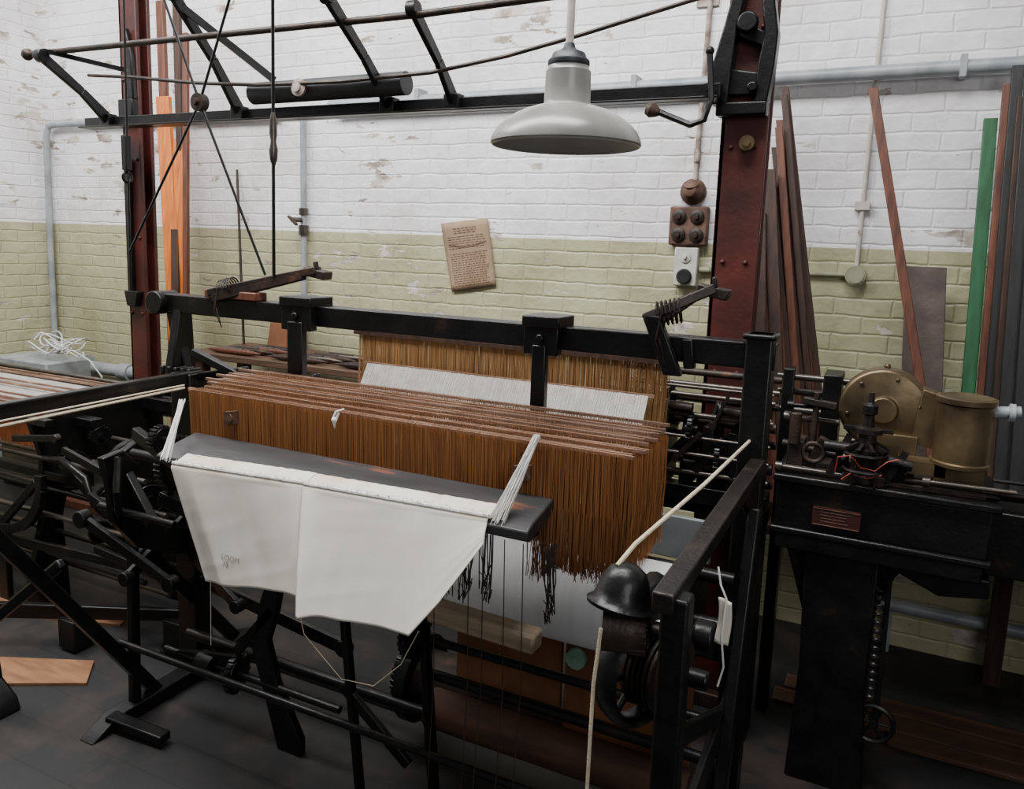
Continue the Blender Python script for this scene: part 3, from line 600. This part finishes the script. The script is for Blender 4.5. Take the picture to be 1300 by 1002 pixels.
# ---------------------------------------------------------------- cloths
def lerp_poly(P,u):
    for a,b in zip(P,P[1:]):
        if u<=b[0] or b is P[-1]:
            k=(u-a[0])/(b[0]-a[0]);return V(a[1]).lerp(V(b[1]),min(max(k,0),1))
def cloth(top,bot,label,seed,folds,name='cotton_cloth'):
    def fn(u,v):
        a=lerp_poly(top,u);b=lerp_poly(bot,u)
        if v<.08:
            return a+V((0,.045*(1-v/.08),.016*(1-v/.08)+.002*noise.noise(V((u*25,seed,v*20)))))
        if v<.14:
            k=(v-.08)/.06;ang=k*math.pi/2
            return a+V((0,-.012*math.sin(ang),-.012*(1-math.cos(ang))))
        k=(v-.14)/.86
        p=(a+V((0,-.012,-.012))).lerp(b,k)
        for (uc,wd,am,sl) in folds:
            d=(u-uc-sl*k)/wd
            p.y+=-am*k**.6*math.exp(-abs(d)**1.5)
        # long vertical soft folds, plus one or two faint cross creases
        p.y+=(.010*noise.noise(V((u*3.0,k*.5,seed*3.7)))+.003*noise.noise(V((u*9+k,k*.8,seed*1.3))))*min(k*1.6,1)
        p.y+=.0012*abs(noise.noise(V((u*2+k*3,k*4,seed+9))))
        p.z+=.004*noise.noise(V((u*5,seed,0)))*k
        return p
    t=T(name,tuple(V(bot[0][1])),label,'cloth')
    B().grid(fn,120,60).obj('fabric',clothm,t,solid=.002)
    b=B();random.seed(seed)
    pts=[]
    for i in range(61):
        pts.append(lerp_poly(top,i/60)+V((0,-.005,.002+.0015*noise.noise(V((i*.6,seed,0))))))
    b.tube(pts,.0055,8)
    for i in range(520):
        p=lerp_poly(top,random.random())+V((0,-.005,.004))
        b.strand([p,p+V((random.uniform(-.009,.009),random.uniform(-.008,.020),random.uniform(-.003,.007)))],.0006)
    b.obj('frayed_hem',strw,t)
    return t,fn
t1,f1=cloth([(0,(-1.78,1.52,1.10)),(1,(-1.352,1.57,1.10))],[(0,(-1.65,1.5,.785)),(1,(-1.285,1.50,.828))],'white cotton cloth with faint stamped marks draped over loom front',1,[(.14,.12,.012,.06),(.95,.08,.012,.0)])
t2,f2=cloth([(0,(-1.348,1.565,1.10)),(1,(-.82,1.60,1.10))],[(0,(-1.278,1.468,.80)),(.35,(-1.14,1.48,.805)),(.66,(-.965,1.49,.812)),(.80,(-.90,1.51,.90)),(1,(-.815,1.56,1.045))],'white cotton cloth with slanting edge draped over loom front',4,[(.03,.05,.028,.0),(.66,.07,.012,.02)])
def marks(s,p,size,name):
    cu=bpy.data.curves.new(name,'FONT');cu.body=s;cu.size=size;cu.extrude=.0003;cu.materials.append(inkf)
    cu.space_line=.9
    tmp=bpy.data.objects.new('tmp',cu);COL.objects.link(tmp)
    dg=bpy.context.evaluated_depsgraph_get();me=bpy.data.meshes.new_from_object(tmp.evaluated_get(dg))
    bpy.data.objects.remove(tmp)
    # lay every vertex of the lettering onto the hanging cloth surface
    best=[(f1(i/120,.15+.85*j/80)) for i in range(121) for j in range(81)]
    from mathutils.kdtree import KDTree
    kd=KDTree(len(best))
    for i,q in enumerate(best): kd.insert((q.x,0,q.z),i)
    kd.balance()
    for v in me.vertices:
        X=p[0]+v.co.x;Z=p[1]+v.co.y-.10*v.co.x
        _,i,_=kd.find((X,0,Z));v.co=V((X,best[i].y-.0018,Z))
    o=bpy.data.objects.new(name,me);COL.objects.link(o);o.parent=t1;o.location=-t1.location
    return o
marks('LOOM\n 75',(-1.585,.868),.020,'stamped_text')

# ---------------------------------------------------------------- rear shafts and mechanism behind loom
t=T('rear_drive_mechanism',(-.6,2.75,.0),'dark iron shafts, levers and castings of machine behind the loom','machine')
for z,y,r in((1.30,2.84,.013),(1.26,2.80,.010),(1.21,2.82,.016),(1.14,2.78,.018),(1.07,2.82,.014),(1.0,2.76,.020),(.93,2.80,.014),(1.24,2.70,.008),(1.17,2.70,.010),(.97,2.68,.010),(1.10,2.66,.006),(1.04,2.66,.007),(1.275,2.66,.006)): B().cyl((-.93,y,z),(-.33,y,z),r,n=10).obj('shaft',ironr if r>.012 else steel,t)
b=B();random.seed(31)
for x in(-.78,-.70,-.62,-.54,-.46,-.38):
    z=random.uniform(1.1,1.25)
    b.box(x-.016,x+.016,2.70,2.855,.9,z);b.beam((x,2.78,z),(x+random.uniform(-.05,.05),2.74,z+.08),.025,.025);b.cyl((x-.03,2.80,z-.02),(x+.03,2.80,z-.02),.035)
b.box(-.93,-.33,2.68,2.74,.86,.92);b.box(-.93,-.33,2.76,2.855,.80,.86);b.box(-.9,-.82,2.7,2.85,0,.9);b.box(-.42,-.34,2.72,2.84,0,.9)
for x in(-.7,-.58,-.46): b.beam((x,2.68,.98),(x+.1,2.68,1.10),.02,.035)
b.obj('casting',iron,t,bevel=.003)
for x,z in((-.74,1.05),(-.60,1.12),(-.50,1.03),(-.40,1.12)): B().gear((x,2.70,z),(1,0,0),.06,.015,22).obj('gear',iron,t)
for x,z in((-.66,1.20),(-.44,1.20),(-.56,1.0)): B().cyl((x-.06,2.69,z),(x+.06,2.69,z-.004),.017).cyl((x-.066,2.69,z),(x-.06,2.69,z),.03).obj('bobbin_roller',ironr,t)
for x,z,dx,dz in((-.72,1.22,.06,.05),(-.64,1.02,.08,.10),(-.52,1.15,.05,.12),(-.42,1.0,.06,.08),(-.78,1.10,.10,-.06)): B().beam((x,2.655,z),(x+dx,2.655,z+dz),.010,.016).cyl((x,2.645,z),(x,2.665,z),.013,n=12).obj('lever',irond,t)

# ---------------------------------------------------------------- right winding machine
t=T('winding_machine',(0,2.7,0),'black iron machine with brass housing and drum on heavy bed','machine')
b=B();b.box(-.29,.31,2.58,2.90,.87,1.02);b.box(-.30,.33,2.56,2.92,1.02,1.045);b.box(-.28,.30,2.57,2.62,.80,.87)
b.prism([(.02,.80),(.33,.80),(.33,.74),(.2,.72),(.06,.78)],'xz',2.62,2.8);b.box(-.30,.32,2.565,2.60,.85,.872)
b.obj('bed',iron,t,bevel=.006)
b=B();b.box(.31,1.3,2.66,2.90,.80,1.0);b.prism([(.9,.8),(1.25,.8),(1.2,0),(.95,0)],'xz',2.7,2.9)
b.obj('bed_extension',iron,t,bevel=.006)
b=B();b.prism([(-.19,.82),(.03,.82),(.025,.4),(.05,0),(-.19,0),(-.175,.4)],'xz',2.60,2.84);b.prism([(-.27,.82),(-.17,.82),(-.18,.55),(-.24,.74)],'xz',2.66,2.74);b.prism([(.02,.82),(.14,.82),(.08,.74),(.03,.6)],'xz',2.66,2.74)
b.obj('leg',iron,t,bevel=.006)
b=B()
for i in range(16):
    z=.30+.028*i;b.ring((.045,2.62,z),(0,1,0),.017,.006,12,5)
b.beam((.065,2.62,.76),(.07,2.62,.25),.012,.012)
b.obj('chain',iron,t)
B().wheel((.06,2.62,.26),(0,1,0),.06,.008,6).obj('chain_wheel',iron,t)
B().box(-.175,-.035,2.57,2.58,.895,.955).obj('nameplate',signr,t,label='dark red nameplate with raised border')
b=B();b.box(-.172,-.038,2.568,2.571,.950,.952);b.box(-.172,-.038,2.568,2.571,.898,.900)
for i in range(4):b.box(-.15,-.07+.01*math.sin(i*5),2.569,2.5705,.910+.010*i,.912+.010*i)
b.obj('nameplate_lettering',boxr,t)
b=B()
b.lathe((-.005,2.74,1.26),(0,-1,0),[(0,-.05),(.127,-.05),(.131,-.03),(.131,.02),(.126,.03),(.118,.034),(.05,.034),(.045,.036),(.04,.05),(.0,.052)],44)
for k in range(6):
    a=k*math.pi/3+.2;b.cyl((-.005+.105*math.cos(a),2.71,1.26+.105*math.sin(a)),(-.005+.105*math.cos(a),2.70,1.26+.105*math.sin(a)),.007,n=6)
b.box(-.07,.10,2.69,2.80,1.045,1.19);b.prism([(.08,1.17),(.17,1.15),(.17,1.32),(.1,1.34)],'xz',2.70,2.78)
b.ball((-.005,2.74,1.395),.010)
b.obj('brass_housing',brass,t,bevel=.003)
B().lathe((.215,2.66,1.13),(0,0,1),[(.080,0),(.080,.010),(.075,.014),(.075,.185),(.082,.19),(.082,.205),(.07,.208),(.066,.206),(0,.206)],36).box(.05,.18,2.62,2.70,1.09,1.13).box(.15,.28,2.62,2.72,1.045,1.13).obj('brass_drum',brass,t)
b=B()
b.lathe((-.04,2.60,1.05),(0,0,1),[(.04,0),(.04,.02),(.025,.03),(.025,.08),(.045,.09),(.045,.105),(.028,.11),(.025,.15),(.042,.155),(.042,.17),(.016,.175),(.014,.21),(.022,.215),(.022,.24),(.010,.25),(.008,.28)],20)
for k in range(10):
    a=k*math.pi/5;b.beam((-.04+.03*math.cos(a),2.60+.03*math.sin(a),1.17),(-.04+.065*math.cos(a),2.60+.065*math.sin(a),1.155),.010,.012)
for k in range(5):
    a=k*math.pi*.4+.3;b.cyl((-.04+.055*math.cos(a),2.6+.055*math.sin(a),1.05),(-.04+.055*math.cos(a),2.6+.055*math.sin(a),1.15),.006,n=8)
b.ring((-.04,2.6,1.14),(0,0,1),.062,.006);b.ring((-.04,2.6,1.09),(0,0,1),.062,.006);b.beam((-.11,2.6,1.215),(.03,2.6,1.215),.02,.012)
b.beam((-.14,2.60,1.06),(-.09,2.60,1.19),.02,.02);b.beam((.02,2.60,1.06),(.07,2.60,1.16),.02,.02);b.cyl((-.16,2.59,1.15),(-.08,2.59,1.15),.018);b.cyl((.02,2.59,1.13),(.09,2.59,1.12),.016)
b.obj('spindle_head',irond,t)
B().gear((.04,2.62,1.09),(.2,1,0),.04,.02,18).obj('gear',iron,t)
B().gear((-.11,2.62,1.08),(0,1,0),.03,.02,14).obj('gear',iron,t)
b=B();b.box(-.28,-.10,2.60,2.78,1.045,1.07);b.box(-.27,-.22,2.6,2.7,1.07,1.15);b.cyl((-.29,2.64,1.13),(-.12,2.64,1.11),.012);b.beam((-.2,2.62,1.07),(-.16,2.6,1.17),.03,.02);b.cyl((-.25,2.6,1.14),(-.25,2.6,1.24),.018)
b.cyl((-.2,2.68,1.3),(-.2,2.68,1.05),.01);b.beam((-.24,2.68,1.27),(-.14,2.68,1.26),.03,.02);b.ring((-.19,2.60,1.12),(0,1,0),.03,.008,18,6)
b.box(-.02,.29,2.60,2.66,1.045,1.06);b.cyl((-.02,2.62,1.068),(.40,2.62,1.068),.008);b.beam((.1,2.64,1.06),(.32,2.64,1.06),.05,.02);b.box(-.10,.02,2.58,2.64,1.045,1.075)
b.obj('feed_mechanism',ironr,t,bevel=.002)
for (p,q,r,m) in (((-.30,2.60,1.06),(.0,2.60,1.06),.008,steel),((-.30,2.72,1.20),(-.13,2.72,1.20),.010,steel),((-.29,2.70,1.245),(-.14,2.70,1.25),.007,iron),((.12,2.59,1.08),(.36,2.59,1.085),.007,steel),((.16,2.66,1.06),(.60,2.66,1.06),.012,iron)): B().cyl(p,q,r,n=10).cyl(V(p),V(p)+V((.02,0,0)),r*2,n=12).obj('feed_rod',m,t)
for y,z in((2.96,1.30),(3.0,1.24),(2.96,1.18)): B().cyl((-.36,y,z),(-.06,y,z),.012,n=10).obj('rear_shaft',steel,t)
B().box(-.20,-.14,2.88,3.02,1.045,1.33).box(-.34,-.30,2.94,3.02,0,1.33).obj('rear_bracket',iron,t,bevel=.004)
B().tube([(-.12,2.555,1.08),(-.115,2.545,1.13),(-.08,2.54,1.14),(-.05,2.55,1.105),(-.01,2.55,1.10),(.02,2.56,1.13),(.05,2.57,1.14)],.002,6).obj('red_wire',copper,t)
B().tube([(-.10,2.55,1.06),(-.07,2.545,1.09),(-.03,2.545,1.075),(.01,2.55,1.09)],.002,6).obj('red_wire',copper,t)
B().cyl((.28,2.70,1.29),(.36,2.70,1.30),.018).cyl((.33,2.7,1.295),(.345,2.7,1.295),.028).obj('pipe_stub',pipeg,t)
b=B();b.cyl((.30,2.74,1.03),(1.2,2.74,1.04),.014);b.cyl((.3,2.6,1.11),(1.2,2.6,1.12),.006);b.obj('output_shaft',iron,t)

# ---------------------------------------------------------------- left second loom
t=T('weaving_loom',(-3.7,2.6,0),'black iron loom with pale warp, red-brown rails and orange threads','loom')
b=B();random.seed(41)
for i in range(360):
    x=-4.85+1.27*i/359
    b.strand([(x,2.66,.925),(x+.02,2.2,.90)],.0014)
b.obj('warp_threads',strw,t,kind='stuff')
for k,y in enumerate((2.22,2.27,2.33,2.47,2.53,2.66,2.70)): B().beam((-4.9,y,.920+.003*k),(-3.58+.04*k,y+.01,.925+.003*k),.009,.010,side=(0,1,0)).obj('heald_rail',heald,t)
b=B()
for k in range(3):
    for i in range(240):
        x=-4.75+1.24*i/239;b.strand([(x,2.24+.04*k,.92),(x+random.uniform(-.004,.004),2.24+.04*k,.72+random.uniform(-.01,.01))],.0014)
b.obj('heddle_threads',orth,t,kind='stuff')
for bx in((-4.9,-3.3,2.36,2.42,.82,.86),(-4.9,-3.2,2.2,2.24,.60,.64),(-4.9,-3.0,2.9,2.96,.76,.82),(-4.9,-3.3,2.14,2.18,.87,.90),(-4.9,-3.1,2.72,2.76,.84,.90)): B().box(*bx).obj('cross_rail',iron,t,bevel=.003)
for y,z,m in((2.3,.52,steel),(2.5,.42,iron),(2.7,.5,steel),(2.75,.3,iron),(2.25,.34,steel),(2.4,.24,iron),(2.6,.6,steel),(2.8,.93,steel),(2.86,.87,iron),(2.2,.70,steel),(2.18,.26,iron),(2.3,.16,steel),(2.16,.46,steel),(2.2,.56,iron),(2.5,.74,steel)): B().cyl((-4.9,y,z),(-2.75 if z<.73 else -3.1,y,z),.012,n=12).obj('cross_rod',m,t)
b=B()
b.prism([(2.15,.88),(2.30,.90),(2.95,.90),(2.98,.82),(2.85,.78),(2.75,.5),(2.9,.05),(3.05,0),(2.6,0),(2.62,.4),(2.5,.62),(2.35,.66),(2.28,.4),(2.30,0),(2.08,0),(2.18,.4),(2.2,.7)],'yz',-3.46,-3.42)
b.obj('side_frame',iron,t,bevel=.005)
b=B();b.prism([(2.25,.78),(2.35,.82),(2.9,.80),(2.9,.7),(2.5,.68),(2.35,.5),(2.28,.3),(2.2,.34),(2.24,.6)],'yz',-3.0,-2.96)
b.box(-3.02,-2.94,2.5,2.6,0,.75)
b.obj('side_frame',iron,t,bevel=.005)
arc=[(-3.62+.30*math.cos(a),2.12,.62+.26*math.sin(a)) for a in [math.radians(200+d*14) for d in range(13)]]
b=B()
for p,q in zip(arc,arc[1:]): b.beam(p,q,.03,.045,side=(0,1,0))
b.beam((-3.62,2.12,.36),(-3.62,2.12,.0),.03,.06,side=(0,1,0));b.beam((-3.62,2.12,.38),(-3.35,2.12,.62),.025,.035,side=(0,1,0))
b.obj('curved_frame',iron,t,bevel=.003)
for c,ax,R,n in(((-3.38,2.3,.62),(1,-.3,0),.10,34),((-3.18,2.35,.50),(1,-.3,0),.075,26),((-3.3,2.4,.78),(1,-.3,0),.05,20),((-2.92,2.35,.55),(1,-.3,0),.085,28),((-3.05,2.2,.42),(1,-.4,0),.05,20)):
    B().gear(c,ax,R,.022,n,depth=.004).obj('drive_gear',iron,t)
B().wheel((-3.10,2.42,.66),(1,-.3,0),.12,.011,6).obj('drive_wheel',iron,t)
for pts,r in(([(-3.0,2.2,.74),(-2.95,2.2,.6),(-2.82,2.2,.52),(-2.7,2.2,.56)],[.015,.02,.02,.016]),([(-3.35,2.16,.72),(-3.2,2.14,.74),(-3.05,2.14,.68),(-3.0,2.14,.56)],[.012,.015,.015,.011])): B().tube(pts,r,10).obj('lever',iron,t)
for p,q,w,h in(((-3.3,2.2,.7),(-3.0,2.2,.52),.02,.04),((-3.9,2.12,.30),(-2.8,2.14,.34),.02,.04),((-3.2,2.15,.78),(-2.85,2.15,.70),.02,.035),((-3.0,2.12,.62),(-2.6,2.12,.48),.02,.035),((-2.95,2.1,.40),(-2.55,2.1,.36),.02,.035),((-3.5,2.12,.80),(-3.2,2.12,.84),.02,.03)): B().beam(p,q,w,h,side=(0,1,0)).cyl(V(q)-V((0,w*.7,0)),V(q)+V((0,w*.7,0)),h*.65,n=14).obj('lever',iron,t,bevel=.003)
for x,s in((-4.04,3),(-3.98,4),(-3.90,5),(-3.82,8),(-3.72,7)):
    bundle((x,2.13,.86),(x+.01,2.08,.58+.02*(s%3)),9,.010,.002,seed=s).obj('white_cords',strw,t)
thing(B().box(-4.9,-3.0,3.07,3.12,0,.05),'timber_batten',woodr,'long red-brown timber batten lying on dark floor','timber',bevel=.004)
t=T('treadle_casting',(-3.1,2.0,0),'black iron treadle lever resting on boards by loom','treadle')
b=B();b.beam((-3.45,1.75,.16),(-2.55,2.22,.15),.03,.07,h2=.05);b.box(-3.0,-2.9,1.95,2.05,0.013,.14);b.box(-2.62,-2.5,2.15,2.28,0,.14);b.cyl((-2.56,2.2,.0),(-2.56,2.2,.03),.09)
b.obj('lever',iron,t,bevel=.005)
t=T('iron_stand',(-3.0,1.55,0),'black iron stand foot resting in front of loose boards','stand')
b=B();b.prism([(-3.0,0),(-2.72,0),(-2.74,.05),(-2.82,.10),(-2.84,.24),(-2.92,.24),(-2.94,.10),(-2.99,.05)],'xz',1.50,1.62);b.cyl((-2.88,1.56,.22),(-2.88,1.56,.30),.05);b.beam((-2.9,1.55,.25),(-2.45,1.62,.62),.03,.04);b.obj('foot',iron,t,bevel=.01)
for (p,lab) in((((-4.0,2.0),(-3.0,2.30),(-2.95,2.2),(-3.9,1.88)),'worn orange-brown loose board lying on the dark floor'),(((-3.4,1.66),(-2.78,1.95),(-2.66,1.83),(-3.24,1.50)),'worn orange-brown loose board lying on the dark floor')):
    thing(B().prism(p,'xy',0,.012),'loose_board',boardf,lab,'board')
random.seed(12);b=B()
for k in range(9):
    c=V((-4.98+random.uniform(-.10,.16),3.28+random.uniform(-.03,.05),.905+.012*k));R=random.uniform(.06,.15);ph=random.uniform(0,6)
    b.tube([c+V((R*1.3*math.cos(a/10*math.pi+ph),R*.6*math.sin(a/10*math.pi+ph),.03*math.sin(a*.7+ph)+.02)) for a in range(random.randint(12,20))],.0045,6)
b.tube([(-4.86,3.28,.93),(-4.70,3.26,.96),(-4.60,3.3,.90),(-4.52,3.32,.80),(-4.55,3.34,.6)],.0045,6)
thing(b,'cable_coil',whitep,'loose tangle of white electric cable on grey box','cable')
t=T('grey_equipment_box',(-5.1,3.3,0),'small grey metal equipment box behind the second loom','box')
B().box(-5.35,-4.80,3.14,3.45,.1,.88).obj('housing',pipeg,t,bevel=.01);B().box(-5.3,-4.85,3.13,3.14,.2,.83).obj('door_panel',steel,t);B().box(-5.35,-4.80,3.16,3.43,0,.1).obj('plinth',iron,t)

# ---------------------------------------------------------------- bench with shuttles behind loom
t=T('workbench',(-2.7,3.4,0),'dark wooden bench along the green wall behind loom','bench')
B().box(-3.62,-1.9,3.2,3.68,1.03,1.065).obj('bench_top',woodh,t,bevel=.004)
for x in(-3.55,-2.0):
    for y in(3.25,3.57): B().box(x-.03,x+.03,y-.03,y+.03,0,1.03).obj('leg',woodd,t)
def shuttle(x,y,ang,m,label):
    d=V((math.cos(ang),math.sin(ang),0));c=V((x,y,1.083))
    tt=T('shuttle',(x,y,1.065),label,'shuttle','weaving shuttles on the bench')
    B().tube([c-d*.20,c-d*.16,c-d*.1,c+d*.1,c+d*.16,c+d*.20],[.002,.010,.018,.018,.010,.002],10).obj('body',m,tt)
    B().cyl(c-d*.09+V((0,0,.012)),c+d*.07+V((0,0,.012)),.010,n=10).obj('bobbin',steel if m is woodr else ironr,tt)
random.seed(17)
for i in range(12):
    r_,c_=i//3,i%3
    shuttle(-3.32+c_*.46+.05*r_,3.26+.065*r_,random.uniform(-.04,.04),[woodr,steel,ironr,woodd][(i*3+r_)%4],'boat-shaped weaving shuttle with bobbin lying on bench')
thing(B().beam((-3.28,3.60,1.07),(-3.30,3.66,1.24),.22,.006,side=(1,0,0)),'cardboard_sheet',card,'brown cardboard sheet propped on bench against wall','cardboard')
for k,(x0,x1,y0,y1) in enumerate(((-.29,1.1,3.03,3.13),(-.26,1.0,3.15,3.25),(.12,1.2,2.94,3.02))):
    thing(B().box(x0,x1,y0,y1,0,.018),'loose_board',boardd,'worn reddish-brown board lying on floor beneath machine','board',bevel=.003)

# ---------------------------------------------------------------- light & camera
def area(name,loc,rot,sx,sy,e,col):
    l=bpy.data.lights.new(name,'AREA');l.shape='RECTANGLE';l.size=sx;l.size_y=sy;l.energy=e;l.color=col
    o=bpy.data.objects.new(name,l);COL.objects.link(o);o.location=loc;o.rotation_euler=rot;return o
area('skylight',(-2.3,1.4,4.5),(math.radians(14),0,0),5.0,1.0,380,(1,.995,.985))
area('skylight_corner',(-4.6,2.4,4.3),(0,0,0),1.6,1.8,45,(1,.995,.985))
area('side_fill',(1.6,-.9,2.6),(math.radians(66),0,math.radians(38)),1.6,1.2,34,(1,.995,.985))  # added fill light behind the camera, brightens cloth roll and right side
w=bpy.data.worlds.new('world');bpy.context.scene.world=w;w.use_nodes=True
w.node_tree.nodes['Background'].inputs[0].default_value=(.92,.96,1,1);w.node_tree.nodes['Background'].inputs[1].default_value=.15
M=Matrix(((0.89735,-0.09482,0.43101),(0.44007,0.11913,-0.89002),(0.03305,0.98834,0.14863)))
cd=bpy.data.cameras.new('camera');cam=bpy.data.objects.new('camera',cd);COL.objects.link(cam)
cam.matrix_world=Matrix.Translation((0,0,1.75))@M.to_4x4()
cd.sensor_width=36;cd.lens=1000/1300*36;cd.shift_y=-45/1300;cd.clip_start=.05
bpy.context.scene.camera=cam
